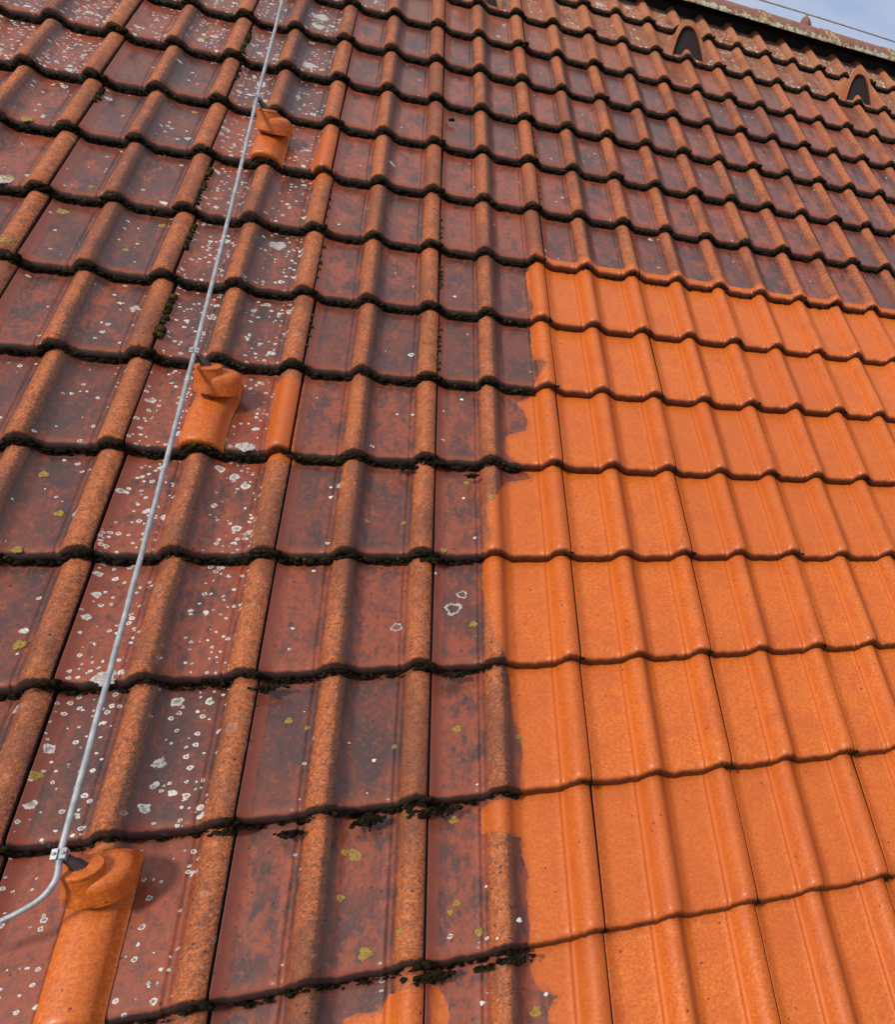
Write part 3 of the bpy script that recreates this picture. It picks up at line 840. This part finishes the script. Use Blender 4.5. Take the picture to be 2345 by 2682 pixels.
# ------------------------------------------------------------------ single lichens and droppings, flat crusts on the tiles
def tile_of(x, y):
    u = math.floor(x / TW + FW); r = -math.floor(y / TL); return u, r
TILES = {}
for o in COL.objects:
    if o.name.split('.')[0] in ('clay_tile', 'holder_tile', 'vent_tile'):
        lp = M.inverted() @ o.matrix_world.translation
        TILES[(round(lp.x / TW + FW), round(-lp.y / TL))] = o


def crust(px, py, size, mat, name, ring=False, asp=1.0):
    p = unproj(px, py, .004)
    for _ in range(3):
        u = math.floor(p[0] / TW + FW); r = -math.floor(p[1] / TL)
        s = p[0] / TW + FW - u; d = p[1] + r * TL
        z = float(tile_z(np.array([s]))[0]) - TILT * d; p = unproj(px, py, z)
    u = math.floor(p[0] / TW + FW); r = -math.floor(p[1] / TL)
    par = TILES.get((u, r))
    if par is None: return
    size *= .85 if mat is MAT_YEL else 1.0
    n = 44; rr = [1 + .13 * math.sin(2*math.pi*k/n*3 + px) + .09 * math.sin(2*math.pi*k/n*5 + py) + .07 * math.sin(2*math.pi*k/n*11 + px * 2) + RNG.uniform(-.05, .05) for k in range(n)]
    V = []
    levels = [(1.0, -.0003), (.93, .0013), (.72, .0018), (.45, .0013), (.0, .0016)] if not ring else [(1.0, .0002), (.92, .0022), (.70, .0020), (.62, .0002)]
    sx, sy, _z = (M @ Vector(p)) - par.matrix_world.translation
    x0 = (u - FW) * TW; y0 = -r * TL
    for f, h in levels:
        for k in range(n):
            a = 2*math.pi*k/n; X = p[0] + math.cos(a)*rr[k]*f*size; Y = p[1] + math.sin(a)*rr[k]*f*size*asp
            ss = X / TW + FW - u; zz = float(tile_z(np.array([min(max(ss, .01), .99)]))[0]) - TILT * (Y - y0)
            V.append((X, Y, zz + h + RNG.uniform(-.0002, .0002)))
    F = grid_faces(len(levels), n, True)
    me = make_mesh(name, V, F, mat, sharp=0)
    o = bpy.data.objects.new(name, me); COL.objects.link(o); o.parent = par
    o.matrix_local = par.matrix_world.inverted() @ M


Y_SPOTS = [(1198, 1909, .0095), (925, 2232, .0085), (934, 2243, .0115), (905, 2232, .007), (957, 2498, .013), (1197, 2366, .0075), (1181, 2389, .0065),
           (1256, 2441, .0085), (893, 2352, .0075), (1360, 1931, .007), (1190, 2147, .010), (1241, 1635, .0095), (1223, 1265, .008), (1058, 1370, .007),
           (1288, 1302, .009), (1163, 1442, .008), (963, 1366, .006), (1391, 975, .006), (52, 1689, .012), (115, 1243, .010), (155, 1345, .010),
           (70, 312, .016), (18, 465, .016), (14, 628, .013), (240, 490, .008), (540, 98, .012), (510, 295, .010), (95, 2032, .010), (60, 1462, .010), (165, 555, .014),
           (1230, 430, .006), (1405, 2650, .011), (1034, 1955, .006), (757, 1888, .008), (805, 1906, .006), (425, 592, .010), (330, 655, .008), (1046, 2440, .006)]
for x, y, s in Y_SPOTS: crust(x, y, s, MAT_YEL, 'yellow_lichen')
W_SPOTS = [(1188, 1595, .017), (1211, 1558, .011), (1040, 1644, .011)]
for x, y, s in W_SPOTS: crust(x, y, s, MAT_WHT, 'lichen_ring', ring=True)
for x, y, s in ((275, 1776, .017), (355, 808, .010), (283, 850, .006), (728, 643, .020), (20, 495, .019), (269, 870, .006), (840, 45, .028), (812, 172, .022), (835, 70, .02), (1572, 12, .022), (1645, 20, .018), (655, 1192, .014), (640, 1190, .012), (195, 1345, .006), (418, 2000, .010)): crust(x, y, s, MAT_WHT, 'white_lichen')
for x, y, s in ((980, 1992, .0035), (1361, 2410, .0045), (1264, 2627, .0040), (1431, 2604, .0034), (1303, 2458, .0022), (867, 1303, .004), (867, 1277, .003), (1210, 1047, .004), (1192, 777, .004), (1215, 1305, .003), (1250, 2055, .002), (1274, 2322, .0022)):
    crust(x, y, s, MAT_DROP, 'bird_dropping')
